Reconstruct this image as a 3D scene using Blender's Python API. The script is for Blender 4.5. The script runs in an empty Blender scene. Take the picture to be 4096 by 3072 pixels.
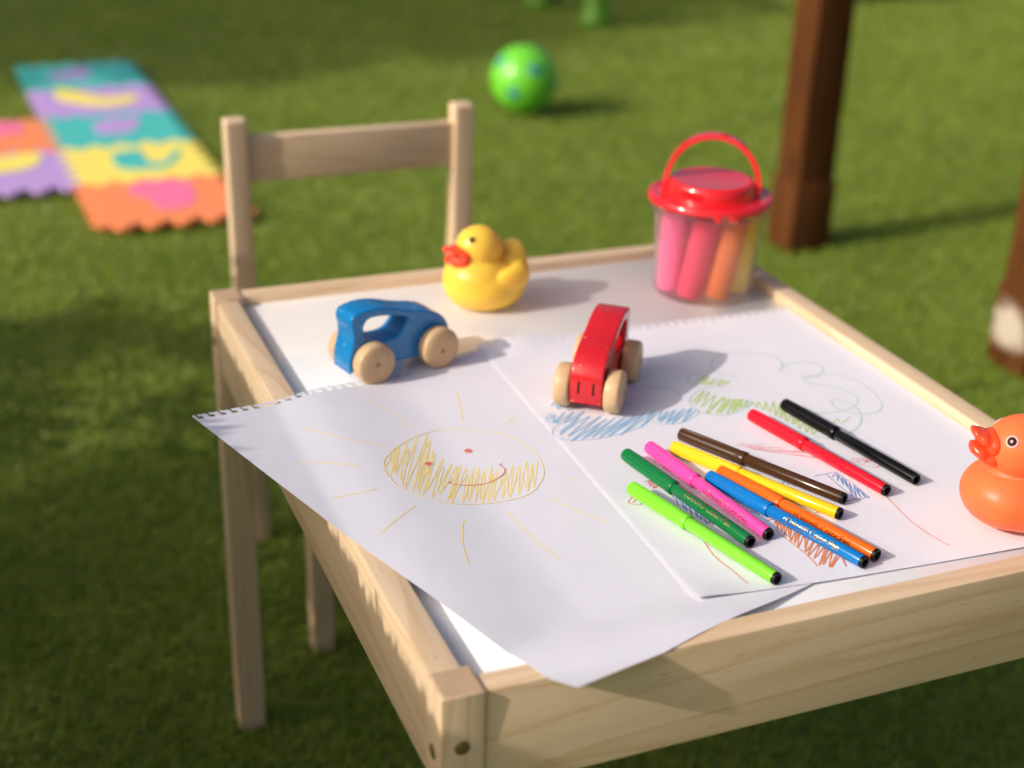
import bpy, bmesh, math, random
import numpy as np
from mathutils import Vector, Matrix, Euler, Quaternion
from mathutils.bvhtree import BVHTree

S = bpy.context.scene
COL = S.collection

# ---------------------------------------------------------------- camera
cam = bpy.data.cameras.new('camera')
cam.sensor_width = 36.0
cam.lens = 5758.08 / 4096 * 36
cam.clip_start = 0.02
cam.clip_end = 400
cam.dof.use_dof = True
cam.dof.focus_distance = 0.915
cam.dof.aperture_fstop = 4.0
camo = bpy.data.objects.new('camera', cam)
COL.objects.link(camo)
camo.matrix_world = Matrix(((0.927093, 0.133495, -0.350254, -0.44578),
                            (-0.373673, 0.402568, -0.835648, -0.85498),
                            (0.029446, 0.905604, 0.423101, 0.90574),
                            (0, 0, 0, 1)))
S.camera = camo
CAMP = np.array([-0.44578, -0.85498, 0.90574])
CAMR = np.array([[0.927093, 0.133495, -0.350254], [-0.373673, 0.402568, -0.835648], [0.029446, 0.905604, 0.423101]])

# ---------------------------------------------------------------- light
SUN_AZ = math.radians(5)      # the direction the shadows run in
SUN_EL = math.radians(30)
world = bpy.data.worlds.new('World')
S.world = world
world.use_nodes = True
wn = world.node_tree
bg = wn.nodes['Background']
sky = wn.nodes.new('ShaderNodeTexSky')
sky.sky_type = 'NISHITA'
sky.sun_disc = False
sky.sun_elevation = SUN_EL
sky.sun_rotation = math.radians(90) - (SUN_AZ + math.pi)
sky.air_density = 0.75
sky.dust_density = 7.0
sky.ozone_density = 1.0
wn.links.new(sky.outputs[0], bg.inputs[0])
bg.inputs[1].default_value = 0.125
sunl = bpy.data.lights.new('sun', 'SUN')
sunl.energy = 3.1
sunl.angle = math.radians(0.55)
sunl.color = (1.0, 0.92, 0.82)
suno = bpy.data.objects.new('sun', sunl)
COL.objects.link(suno)
SUN_DIR = Vector((math.cos(SUN_EL) * math.cos(SUN_AZ), math.cos(SUN_EL) * math.sin(SUN_AZ), -math.sin(SUN_EL)))
suno.rotation_euler = SUN_DIR.to_track_quat('-Z', 'Y').to_euler()
suno.location = (-4, -1, 5)
S.view_settings.view_transform = 'Standard'
S.view_settings.look = 'None'
S.view_settings.exposure = 0.07
S.view_settings.gamma = 1.0
S.render.engine = 'CYCLES'
S.cycles.use_denoising = True
S.cycles.max_bounces = 10
S.cycles.transparent_max_bounces = 16

# ---------------------------------------------------------------- helpers
def tag(o, label=None, cat=None, group=None, kind=None):
    if label: o['label'] = label
    if cat: o['category'] = cat
    if group: o['group'] = group
    if kind: o['kind'] = kind
    return o

def empty(name, loc=(0, 0, 0), rz=0.0, label=None, cat=None, group=None):
    o = bpy.data.objects.new(name, None)
    o.empty_display_size = 0.02
    o.location = loc
    o.rotation_euler = (0, 0, rz)
    COL.objects.link(o)
    return tag(o, label, cat, group)

def obj(name, me, mat=None, parent=None, loc=(0, 0, 0), rot=(0, 0, 0), smooth=True, label=None):
    o = bpy.data.objects.new(name, me)
    COL.objects.link(o)
    o.parent = parent
    o.location = loc
    o.rotation_euler = rot
    if mat is not None:
        me.materials.clear()
        me.materials.append(mat)
    if smooth:
        me.polygons.foreach_set('use_smooth', [True] * len(me.polygons))
    if label: o['label'] = label
    return o

def mesh(name, verts, faces):
    me = bpy.data.meshes.new(name)
    me.from_pydata([tuple(v) for v in verts], [], faces)
    me.update()
    return me

def bm_mesh(name, bm):
    me = bpy.data.meshes.new(name)
    bm.to_mesh(me)
    bm.free()
    return me

def sharp(me, deg=35):
    me.set_sharp_from_angle(angle=math.radians(deg))
    return me

def box(name, sx, sy, sz, bev=0.0015, seg=2, taper=None):
    bm = bmesh.new()
    bmesh.ops.create_cube(bm, size=1.0)
    for v in bm.verts:
        v.co = Vector((v.co.x * sx, v.co.y * sy, v.co.z * sz))
    if bev:
        bmesh.ops.bevel(bm, geom=bm.edges[:], offset=bev, segments=seg, profile=0.6, affect='EDGES')
    return bm_mesh(name, bm)

def lathe(name, prof, n=48, mod=None):
    """prof: list of (r, z). r == 0 closes the end. mod(i, k) scales r."""
    V, F, rings = [], [], []
    for k, (r, z) in enumerate(prof):
        if r < 1e-7:
            rings.append([len(V)])
            V.append((0, 0, z))
        else:
            ring = []
            for i in range(n):
                a = 2 * math.pi * i / n
                rr = r * (mod(i, k) if mod else 1.0)
                ring.append(len(V))
                V.append((rr * math.cos(a), rr * math.sin(a), z))
            rings.append(ring)
    for a, b in zip(rings, rings[1:]):
        for i in range(n):
            j = (i + 1) % n
            if len(a) == 1 and len(b) == 1: continue
            if len(a) == 1: F.append((a[0], b[j], b[i]))
            elif len(b) == 1: F.append((a[i], a[j], b[0]))
            else: F.append((a[i], a[j], b[j], b[i]))
    return mesh(name, V, F)

def catmull(pts, n=6, closed=True):
    P = [np.array(p, float) for p in pts]
    out = []
    m = len(P)
    rng = range(m) if closed else range(m - 1)
    for i in rng:
        if closed:
            p0, p1, p2, p3 = P[(i - 1) % m], P[i], P[(i + 1) % m], P[(i + 2) % m]
        else:
            p0, p1, p2, p3 = P[max(i - 1, 0)], P[i], P[i + 1], P[min(i + 2, m - 1)]
        for k in range(n):
            t = k / n
            out.append(0.5 * ((2 * p1) + (-p0 + p2) * t + (2 * p0 - 5 * p1 + 4 * p2 - p3) * t * t + (-p0 + 3 * p1 - 3 * p2 + p3) * t ** 3))
    if not closed: out.append(P[-1])
    return [tuple(q) for q in out]

def extrude_shape(name, loops, depth, bev=0.0, res=3):
    """Filled 2D loops (xy), extruded along z by +-depth/2, outside size kept."""
    cu = bpy.data.curves.new(name, 'CURVE')
    cu.dimensions = '2D'
    cu.fill_mode = 'BOTH'
    cu.extrude = max(depth / 2 - bev, 0)
    cu.bevel_depth = bev
    cu.bevel_resolution = res
    cu.offset = -bev
    for lp in loops:
        sp = cu.splines.new('POLY')
        sp.points.add(len(lp) - 1)
        for p, q in zip(sp.points, lp):
            p.co = (q[0], q[1], 0, 1)
        sp.use_cyclic_u = True
    o = bpy.data.objects.new(name + '_tmp', cu)
    COL.objects.link(o)
    dg = bpy.context.evaluated_depsgraph_get()
    me = bpy.data.meshes.new_from_object(o.evaluated_get(dg))
    bpy.data.objects.remove(o)
    bpy.data.curves.remove(cu)
    me.name = name
    return me

def blob(name, parts, voxel, smooth_it=8, flat_z=None):
    """Union of ellipsoids (centre, radii, rotation) remeshed into one skin."""
    bm = bmesh.new()
    for c, r, rot in parts:
        mt = Matrix.Translation(c) @ Euler(rot).to_matrix().to_4x4() @ Matrix.Diagonal((r[0], r[1], r[2], 1))
        bmesh.ops.create_uvsphere(bm, u_segments=32, v_segments=20, radius=1.0, matrix=mt)
    if flat_z is not None:
        for v in bm.verts:
            if v.co.z < flat_z: v.co.z = flat_z + (v.co.z - flat_z) * 0.04
    me0 = bm_mesh(name, bm)
    o = bpy.data.objects.new(name + '_tmp', me0)
    COL.objects.link(o)
    md = o.modifiers.new('r', 'REMESH')
    md.mode = 'VOXEL'
    md.voxel_size = voxel
    ms = o.modifiers.new('s', 'SMOOTH')
    ms.factor = 0.5
    ms.iterations = smooth_it
    dg = bpy.context.evaluated_depsgraph_get()
    me = bpy.data.meshes.new_from_object(o.evaluated_get(dg))
    bpy.data.objects.remove(o)
    bpy.data.meshes.remove(me0)
    me.name = name
    return me

# ---------------------------------------------------------------- materials
def newmat(name):
    m = bpy.data.materials.new(name)
    m.use_nodes = True
    nt = m.node_tree
    return m, nt, nt.nodes['Principled BSDF'], nt.nodes, nt.links

def plain(name, col, rough=0.4, spec=0.5, sub=0.0, subr=(1, 0.4, 0.2), subs=0.01, coat=0.0, metal=0.0, var=0.06, vscale=40.0, bump=0.0, bscale=300.0, rvar=0.12, chips=None, wavy=0.0):
    m, nt, p, N, L = newmat(name)
    p.inputs['Roughness'].default_value = rough
    p.inputs['Specular IOR Level'].default_value = spec
    p.inputs['Metallic'].default_value = metal
    p.inputs['Coat Weight'].default_value = coat
    p.inputs['Coat Roughness'].default_value = 0.125
    if sub:
        p.inputs['Subsurface Weight'].default_value = sub
        p.inputs['Subsurface Radius'].default_value = subr
        p.inputs['Subsurface Scale'].default_value = subs
    tc = N.new('ShaderNodeTexCoord')
    nz = N.new('ShaderNodeTexNoise')
    nz.inputs['Scale'].default_value = vscale
    nz.inputs['Detail'].default_value = 5
    L.new(tc.outputs['Object'], nz.inputs['Vector'])
    mix = N.new('ShaderNodeMix')
    mix.data_type = 'RGBA'
    mix.inputs[6].default_value = tuple(max(0, c * (1 - var)) for c in col) + (1,)
    mix.inputs[7].default_value = tuple(min(1, c * (1 + var)) for c in col) + (1,)
    L.new(nz.outputs['Fac'], mix.inputs[0])
    L.new(mix.outputs[2], p.inputs['Base Color'])
    if chips:
        nc = N.new('ShaderNodeTexNoise'); nc.inputs['Scale'].default_value = 260; nc.inputs['Detail'].default_value = 3
        L.new(tc.outputs['Object'], nc.inputs['Vector'])
        cr = N.new('ShaderNodeMapRange'); cr.inputs['From Min'].default_value = 0.70; cr.inputs['From Max'].default_value = 0.74
        L.new(nc.outputs['Fac'], cr.inputs['Value'])
        cm = N.new('ShaderNodeMix'); cm.data_type = 'RGBA'
        L.new(cr.outputs[0], cm.inputs[0]); L.new(mix.outputs[2], cm.inputs[6]); cm.inputs[7].default_value = tuple(chips) + (1,)
        L.new(cm.outputs[2], p.inputs['Base Color'])
    mr = N.new('ShaderNodeMapRange')
    mr.inputs['To Min'].default_value = max(0.02, rough - rvar)
    mr.inputs['To Max'].default_value = min(1, rough + rvar)
    n2 = N.new('ShaderNodeTexNoise')
    n2.inputs['Scale'].default_value = vscale * 3
    n2.inputs['Detail'].default_value = 6
    L.new(tc.outputs['Object'], n2.inputs['Vector'])
    L.new(n2.outputs['Fac'], mr.inputs['Value'])
    L.new(mr.outputs[0], p.inputs['Roughness'])
    if bump:
        n3 = N.new('ShaderNodeTexNoise')
        n3.inputs['Scale'].default_value = bscale
        n3.inputs['Detail'].default_value = 6
        L.new(tc.outputs['Object'], n3.inputs['Vector'])
        b = N.new('ShaderNodeBump')
        b.inputs['Strength'].default_value = bump
        b.inputs['Distance'].default_value = 0.002
        L.new(n3.outputs['Fac'], b.inputs['Height'])
        L.new(b.outputs[0], p.inputs['Normal'])
        if wavy:
            n4 = N.new('ShaderNodeTexNoise'); n4.inputs['Scale'].default_value = 16; n4.inputs['Detail'].default_value = 2.5
            L.new(tc.outputs['Object'], n4.inputs['Vector'])
            b2 = N.new('ShaderNodeBump'); b2.inputs['Strength'].default_value = wavy; b2.inputs['Distance'].default_value = 0.004
            L.new(n4.outputs['Fac'], b2.inputs['Height']); L.new(b2.outputs[0], b.inputs['Normal'])
    return m

def wood(name, light, dark, axis, rough=0.5, ring=26.0, contrast=1.0, fine=1.0, coat=0.0, spec=0.35):
    """Straight-grained timber, grain along the object's own axis (0 x, 1 y, 2 z)."""
    m, nt, p, N, L = newmat(name)
    tc = N.new('ShaderNodeTexCoord')
    oi = N.new('ShaderNodeObjectInfo')
    off = N.new('ShaderNodeVectorMath'); off.operation = 'SCALE'
    off.inputs[0].default_value = (3.1, 2.3, 4.7)
    L.new(oi.outputs['Random'], off.inputs['Scale'])
    addv = N.new('ShaderNodeVectorMath'); addv.operation = 'ADD'
    L.new(tc.outputs['Object'], addv.inputs[0]); L.new(off.outputs[0], addv.inputs[1])
    def stretched(along, across):
        mp = N.new('ShaderNodeMapping')
        sc = [across, across, across]; sc[axis] = along
        mp.inputs['Scale'].default_value = sc
        L.new(addv.outputs[0], mp.inputs['Vector'])
        return mp
    mp1 = stretched(1.6, ring)
    n1 = N.new('ShaderNodeTexNoise'); n1.inputs['Scale'].default_value = 1.0
    n1.inputs['Detail'].default_value = 1.5; n1.inputs['Distortion'].default_value = 0.25
    L.new(mp1.outputs[0], n1.inputs['Vector'])
    # growth rings: repeat the slow noise into lines with one soft and one hard edge
    mul = N.new('ShaderNodeMath'); mul.operation = 'MULTIPLY'; mul.inputs[1].default_value = 9.0
    L.new(n1.outputs['Fac'], mul.inputs[0])
    fr = N.new('ShaderNodeMath'); fr.operation = 'FRACT'
    L.new(mul.outputs[0], fr.inputs[0])
    rp = N.new('ShaderNodeValToRGB')
    e = rp.color_ramp.elements
    e[0].position = 0.0; e[0].color = (0, 0, 0, 1)
    e[1].position = 1.0; e[1].color = (0.0, 0.0, 0.0, 1)
    a = rp.color_ramp.elements.new(0.55); a.color = (0.12, 0.12, 0.12, 1)
    a = rp.color_ramp.elements.new(0.86); a.color = (0.75, 0.75, 0.75, 1)
    a = rp.color_ramp.elements.new(0.95); a.color = (0.55, 0.55, 0.55, 1)
    L.new(fr.outputs[0], rp.inputs[0])
    mp2 = stretched(9.0, 420.0)
    n2 = N.new('ShaderNodeTexNoise'); n2.inputs['Scale'].default_value = 1.0; n2.inputs['Detail'].default_value = 4
    L.new(mp2.outputs[0], n2.inputs['Vector'])
    mp3 = stretched(3.0, 14.0)
    n3 = N.new('ShaderNodeTexNoise'); n3.inputs['Scale'].default_value = 1.0; n3.inputs['Detail'].default_value = 3
    L.new(mp3.outputs[0], n3.inputs['Vector'])
    f1 = N.new('ShaderNodeMath'); f1.operation = 'MULTIPLY_ADD'
    L.new(rp.outputs[0], f1.inputs[0]); f1.inputs[1].default_value = 0.64 * contrast
    sc3 = N.new('ShaderNodeMath'); sc3.operation = 'MULTIPLY_ADD'
    L.new(n3.outputs['Fac'], sc3.inputs[0]); sc3.inputs[1].default_value = 0.5; sc3.inputs[2].default_value = -0.08
    L.new(sc3.outputs[0], f1.inputs[2])
    f2 = N.new('ShaderNodeMath'); f2.operation = 'MULTIPLY_ADD'
    L.new(n2.outputs['Fac'], f2.inputs[0]); f2.inputs[1].default_value = 0.5 * fine
    sub = N.new('ShaderNodeMath'); sub.operation = 'SUBTRACT'; sub.inputs[1].default_value = 0.25 * fine
    L.new(f1.outputs[0], sub.inputs[0]); L.new(sub.outputs[0], f2.inputs[2]); f2.use_clamp = True
    mix = N.new('ShaderNodeMix'); mix.data_type = 'RGBA'
    mix.inputs[6].default_value = tuple(light) + (1,)
    mix.inputs[7].default_value = tuple(dark) + (1,)
    L.new(f2.outputs[0], mix.inputs[0])
    # short dark pores
    mp4 = stretched(60.0, 900.0)
    n4 = N.new('ShaderNodeTexNoise'); n4.inputs['Scale'].default_value = 1.0; n4.inputs['Detail'].default_value = 1
    L.new(mp4.outputs[0], n4.inputs['Vector'])
    pr = N.new('ShaderNodeMapRange'); pr.inputs['From Min'].default_value = 0.70; pr.inputs['From Max'].default_value = 0.80
    pr.inputs['To Max'].default_value = 0.55 * fine
    L.new(n4.outputs['Fac'], pr.inputs['Value'])
    mx2 = N.new('ShaderNodeMix'); mx2.data_type = 'RGBA'
    L.new(pr.outputs[0], mx2.inputs[0]); L.new(mix.outputs[2], mx2.inputs[6])
    mx2.inputs[7].default_value = tuple(c * 0.45 for c in dark) + (1,)
    L.new(mx2.outputs[2], p.inputs['Base Color'])
    p.inputs['Roughness'].default_value = rough
    p.inputs['Specular IOR Level'].default_value = spec
    p.inputs['Coat Weight'].default_value = coat
    b = N.new('ShaderNodeBump'); b.inputs['Strength'].default_value = 0.12; b.inputs['Distance'].default_value = 0.001
    L.new(f2.outputs[0], b.inputs['Height']); L.new(b.outputs[0], p.inputs['Normal'])
    return m

PINE_L, PINE_D = (0.77, 0.585, 0.40), (0.60, 0.395, 0.215)
M = {}
for ax, nm in enumerate('xyz'):
    M['pine_' + nm] = wood('pine_' + nm, PINE_L, PINE_D, ax)
M['pine_end'] = plain('pine_end_grain', (0.56, 0.38, 0.23), 0.6, var=0.18, vscale=260, bump=0.2, bscale=700)
M['beech'] = wood('beech_wheel', (0.66, 0.45, 0.25), (0.52, 0.32, 0.15), 0, rough=0.42, ring=60, contrast=0.6, coat=0.1)
M['stained'] = wood('stained_post', (0.13, 0.047, 0.014), (0.04, 0.014, 0.005), 2, rough=0.75, ring=18, contrast=1.2, spec=0.08)
M['laminate'] = plain('white_laminate', (0.87, 0.88, 0.90), 0.09, spec=0.45, var=0.012, vscale=9, rvar=0.05)
M['paper'] = plain('drawing_paper', (0.79, 0.78, 0.85), 0.7, spec=0.25, var=0.012, vscale=30, bump=0.12, bscale=1600, rvar=0.05, wavy=0.35)
STROKES = {
 'sun_ray': [[9,[[-1755,562],[-1676,417],[-1618,259],[-1585,120]]],[9,[[-1057,635],[-1118,400],[-1196,121]]],[9,[[-917,-6],[-793,85]]],[9,[[-2346,225],[-2150,24],[-1980,-98],[-1881,-173]]],[9,[[-2520,-252],[-2366,-306],[-2225,-376],[-2115,-431]]],[9,[[-2428,-799],[-2295,-788],[-2185,-780],[-2101,-752]]],[9,[[-2254,-1320],[-2202,-1258],[-2085,-1148],[-1934,-1014]]],[9,[[-1669,-1216],[-1717,-1293],[-1784,-1470],[-1830,-1642],[-1852,-1778]]],[9,[[-1371,-1177],[-1370,-1273],[-1344,-1481],[-1313,-1694],[-1281,-1826]]],[9,[[-1043,-1109],[-997,-1195],[-951,-1297],[-917,-1357],[-803,-1535]]],[9,[[-810,-906],[-766,-926]]]],
 'sun_outline': [[8,[[-1970,-478],[-1940,-373],[-1844,-241],[-1675,-79],[-1493,25],[-1351,43],[-1231,-3],[-1117,-65],[-966,-206],[-896,-403],[-898,-600],[-945,-775],[-1048,-924],[-1178,-1020],[-1365,-1043],[-1549,-1033],[-1721,-994],[-1867,-885],[-1954,-778],[-1982,-634],[-1980,-504]]]],
 'sun_fill': [[11,[[-1996,-541],[-1808,-187],[-1974,-609],[-1762,-146],[-1929,-587],[-1686,-93],[-1924,-665],[-1596,-41],[-1934,-792],[-1495,19],[-1894,-821],[-1514,-95],[-1856,-836],[-1538,-220],[-1839,-875],[-1553,-303],[-1798,-827],[-1527,-376],[-1791,-915],[-1488,-452],[-1735,-894],[-1465,-497],[-1702,-959],[-1437,-490],[-1685,-997],[-1415,-536],[-1609,-993],[-1372,-562],[-1567,-998],[-1328,-549],[-1529,-1011],[-1307,-597],[-1486,-1032],[-1242,-565],[-1445,-1021],[-1226,-625],[-1406,-1019],[-1159,-621],[-1337,-1003],[-1098,-601],[-1292,-1018],[-1062,-626],[-1219,-993],[-991,-582],[-1144,-968],[-971,-630],[-1086,-937],[-917,-599]]],[9,[[-1991,-494],[-1840,-311],[-1924,-540],[-1719,-219],[-1929,-747],[-1530,-107],[-1851,-791],[-1572,-342],[-1792,-782],[-1561,-494],[-1729,-849],[-1499,-611],[-1679,-953],[-1449,-648],[-1561,-954],[-1362,-659],[-1480,-988],[-1277,-674],[-1399,-976],[-1195,-729],[-1285,-976],[-1099,-735],[-1136,-925],[-1008,-739]]]],
 'sun_eye': [[9,[[-1623,-441],[-1640,-460],[-1662,-463],[-1672,-448],[-1664,-428],[-1646,-418],[-1631,-425],[-1630,-441],[-1643,-455],[-1658,-456],[-1665,-445],[-1659,-431],[-1646,-425],[-1637,-430],[-1637,-441],[-1645,-449],[-1654,-449],[-1658,-442],[-1654,-435],[-1647,-432],[-1643,-435],[-1644,-440],[-1647,-443],[-1650,-442]]],[9,[[-1290,-321],[-1308,-338],[-1331,-335],[-1341,-316],[-1332,-295],[-1312,-289],[-1297,-300],[-1297,-319],[-1311,-331],[-1327,-328],[-1333,-314],[-1327,-300],[-1313,-297],[-1304,-305],[-1304,-317],[-1313,-324],[-1322,-322],[-1326,-313],[-1322,-306],[-1314,-305],[-1310,-309],[-1311,-314],[-1315,-317],[-1318,-315]]]],
 'sun_smile': [[9,[[-1584,-712],[-1606,-727],[-1561,-759],[-1468,-783],[-1366,-784],[-1274,-747],[-1206,-699],[-1179,-654],[-1178,-609],[-1186,-573],[-1163,-565]]]],
 'cloud_outline': [[11,[[1083,149],[1045,201],[990,279],[977,354],[1000,428],[1077,517],[1172,570],[1282,582],[1395,550],[1498,484],[1566,409],[1578,321],[1542,239],[1460,144]]],[11,[[1504,201],[1561,233],[1640,254],[1747,244],[1817,190],[1829,114],[1793,44],[1710,-19],[1628,-31],[1564,-30]]],[11,[[1561,-19],[1621,1],[1755,-8],[1849,-51],[1911,-125],[1950,-207],[1960,-328],[1940,-465],[1897,-591],[1848,-666],[1769,-722],[1669,-724],[1584,-678],[1529,-614],[1512,-545],[1535,-470],[1580,-429],[1629,-464],[1662,-549],[1653,-656],[1601,-764],[1506,-871],[1375,-948],[1250,-981],[1161,-960],[1091,-911]]],[11,[[1548,-55],[1568,-110],[1664,-191],[1738,-273],[1771,-361],[1771,-456],[1723,-533],[1632,-594],[1524,-621],[1432,-626],[1347,-607],[1316,-588]]],[11,[[950,313],[852,325],[753,307],[694,248],[681,174],[714,105]]],[11,[[907,37],[837,55],[725,44],[615,-14],[530,-98],[500,-161],[498,-260],[551,-349],[626,-397],[720,-397],[827,-361],[917,-318],[957,-258]]],[11,[[926,-220],[873,-385]]]],
 'green_hatching': [[13,[[723,170],[860,272],[742,115],[885,254],[776,104],[915,194],[810,102],[959,160],[861,66],[998,118],[921,94],[977,66]]],[13,[[520,-149],[719,17],[532,-181],[739,-18],[555,-234],[757,-80],[537,-344],[794,-139],[611,-271],[807,-153],[601,-366],[832,-171],[634,-368],[857,-188],[684,-385],[879,-196],[724,-389],[901,-203],[759,-374],[916,-208],[821,-341],[951,-238],[866,-338]]],[13,[[911,-335],[962,-279],[937,-380],[1006,-293],[970,-427],[1062,-303],[995,-471],[1121,-322],[1002,-545],[1154,-361],[1020,-586],[1140,-448],[1029,-642],[1136,-554],[1052,-702],[1135,-625],[1059,-773],[1158,-685],[1073,-845],[1173,-742],[1102,-881],[1186,-816]]],[10,[[1323,-793],[1418,-728],[1396,-800],[1535,-724]]]],
 'red_scribble': [[7,[[541,-824],[603,-886],[690,-908]]],[7,[[554,-886],[656,-937],[800,-999]]],[7,[[610,-930],[727,-1010],[855,-1069],[961,-1113]]],[7,[[565,-922],[681,-1018],[826,-1116],[963,-1225]]],[7,[[501,-835],[602,-943],[711,-1036],[852,-1140],[958,-1208]]],[7,[[723,-1016],[847,-1083],[953,-1151]]],[7,[[1145,-1291],[1225,-1308],[1276,-1316]]],[7,[[1157,-1333],[1256,-1338],[1204,-1368],[1279,-1356]]],[7,[[1137,-1317],[1177,-1378],[1243,-1452],[1327,-1401]]],[7,[[1284,-1357],[1293,-1418]]],[7,[[-538,-1256],[-503,-1251]]],[7,[[-518,-1263],[-585,-1335],[-523,-1382],[-486,-1326]]],[7,[[-498,-1296],[-562,-1343]]],[7,[[-361,-1158],[-298,-1098],[-356,-1186],[-286,-1121],[-348,-1216],[-286,-1166],[-333,-1221]]],[7,[[-367,-1116],[-302,-1106]]],[7,[[-153,-991],[-120,-955],[-137,-1015],[-109,-978],[-130,-1055],[-97,-1020],[-114,-1079]]],[7,[[49,-889],[44,-926],[61,-912],[51,-957],[77,-937],[67,-972]]],[7,[[202,-705],[205,-746],[231,-725],[228,-784],[254,-772],[256,-823]]]],
 'blue_kite': [[7,[[776,-1416],[871,-1415],[941,-1415],[948,-1479],[962,-1620],[952,-1807]]],[7,[[868,-1420],[859,-1612],[858,-1780]]],[7,[[968,-1783],[855,-1784],[729,-1779]]],[7,[[524,-1389],[598,-1396],[670,-1420]]],[7,[[512,-1439],[556,-1400],[540,-1458],[606,-1398],[566,-1494],[609,-1454],[588,-1519],[621,-1513],[609,-1562]]],[7,[[-274,-1347],[-281,-1422]]],[7,[[-243,-1729],[-172,-1729]]],[7,[[-90,-1358],[-47,-1364]]],[7,[[-29,-1734],[4,-1732]]],[7,[[113,-1567],[134,-1643],[164,-1687]]],[7,[[109,-1685],[152,-1737],[138,-1745],[148,-1698]]],[7,[[495,-1741],[504,-1787],[505,-1771],[533,-1772]]],[7,[[881,-1474],[937,-1428],[888,-1532],[938,-1457],[891,-1587],[942,-1495],[899,-1626],[947,-1524],[863,-1738],[946,-1570],[877,-1760],[954,-1618],[904,-1770],[953,-1662],[934,-1776],[947,-1714],[946,-1758]]],[7,[[-293,-1470],[-247,-1356],[-274,-1519],[-235,-1395],[-274,-1553],[-212,-1403],[-266,-1606],[-208,-1456],[-247,-1645],[-216,-1547],[-243,-1688],[-201,-1586],[-228,-1718],[-190,-1632],[-228,-1734],[-167,-1673]]]],
 'orange_kite': [[8,[[148,-1828],[220,-1831]]],[8,[[146,-1945],[145,-2064],[158,-2201],[164,-2332],[153,-2418]]],[8,[[-351,-1860],[-354,-1930],[-375,-2061],[-374,-2167],[-355,-2299],[-349,-2448]]],[8,[[499,-1853],[563,-1842]]],[8,[[520,-1835],[522,-1861]]],[8,[[504,-2466],[515,-2503]]],[9,[[171,-1889],[215,-1838],[157,-1949],[222,-1865],[167,-1984],[236,-1895],[161,-2030],[254,-1917],[171,-2065],[261,-1944],[155,-2107],[270,-1988],[161,-2140],[272,-2021],[159,-2186],[277,-2070],[195,-2214],[287,-2098],[171,-2251],[304,-2143],[162,-2294],[324,-2181],[183,-2331],[329,-2230],[168,-2408],[327,-2260],[194,-2410],[333,-2293],[214,-2447],[338,-2340],[224,-2458],[351,-2360],[319,-2476],[358,-2377],[405,-2454]]],[7,[[1080,-1747],[1060,-1907],[1035,-2114],[1040,-2273],[1057,-2380],[1081,-2479]]]],
 'blue_cloud': [[8,[[-575,-124],[-613,-81],[-600,-16],[-536,33]]],[8,[[-514,-130],[-595,-171],[-651,-242],[-664,-312],[-629,-375],[-526,-425],[-393,-441],[-247,-431],[-86,-395],[-8,-369]]],[8,[[122,-258],[113,-333],[169,-394],[272,-409],[385,-377],[485,-317],[498,-266]]],[8,[[192,197],[276,212],[391,182],[475,120],[508,50],[494,-4]]],[8,[[46,6],[70,-50]]],[15,[[-497,139],[-444,194],[-464,80],[-402,172],[-417,89],[-370,145],[-401,43],[-290,94],[-328,43],[-227,89]]],[14,[[-599,-55],[-526,6],[-582,-107],[-438,24],[-572,-125],[-375,3],[-517,-136],[-300,-14],[-455,-142],[-415,-117]]],[14,[[-625,-311],[-375,-91],[-605,-273],[-290,-96],[-579,-348],[-211,-115],[-592,-424],[-196,-175],[-502,-418],[-127,-182],[-420,-409],[-55,-199],[-375,-432],[34,-189],[-314,-438],[95,-194],[-213,-442],[178,-190],[-20,-372],[108,-284]]],[13,[[121,-273],[246,-189],[145,-328],[287,-211],[147,-352],[349,-208],[184,-380],[420,-215],[218,-399],[475,-226],[307,-398],[492,-264]]]],
}
INLAYS = {"yellow": [[-0.092, 2.243], [-0.067, 2.255], [-0.033, 2.255], [-0.029, 2.166], [0.004, 2.157], [0.034, 2.226], [0.048, 2.242], [0.038, 2.186], [0.002, 2.119], [-0.037, 2.112], [-0.086, 2.127], [-0.099, 2.177]], "teal": [[-0.103, 2.464], [-0.084, 2.526], [-0.003, 2.538], [-0.001, 2.48], [-0.031, 2.411], [-0.099, 2.409]], "purple": [[-0.15, 2.852], [-0.114, 2.849], [-0.046, 2.746], [0.029, 2.751], [0.023, 2.689], [-0.038, 2.656], [-0.093, 2.683], [-0.149, 2.748]], "top": [[-0.153, 3.003], [-0.063, 3.081], [-0.04, 3.031], [-0.061, 2.964], [-0.121, 2.952]], "orange": [[-0.092, 2.003], [-0.05, 2.035], [0.02, 2.005], [0.023, 1.927], [0.002, 1.851], [-0.058, 1.837], [-0.069, 1.913], [-0.098, 1.946]], "side_orange": [[-0.354, 2.557], [-0.283, 2.571], [-0.255, 2.552], [-0.255, 2.486], [-0.292, 2.453], [-0.359, 2.472]], "side_purple": [[-0.359, 2.262], [-0.295, 2.292], [-0.239, 2.295], [-0.242, 2.238], [-0.266, 2.189], [-0.317, 2.167], [-0.364, 2.181]]}

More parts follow.
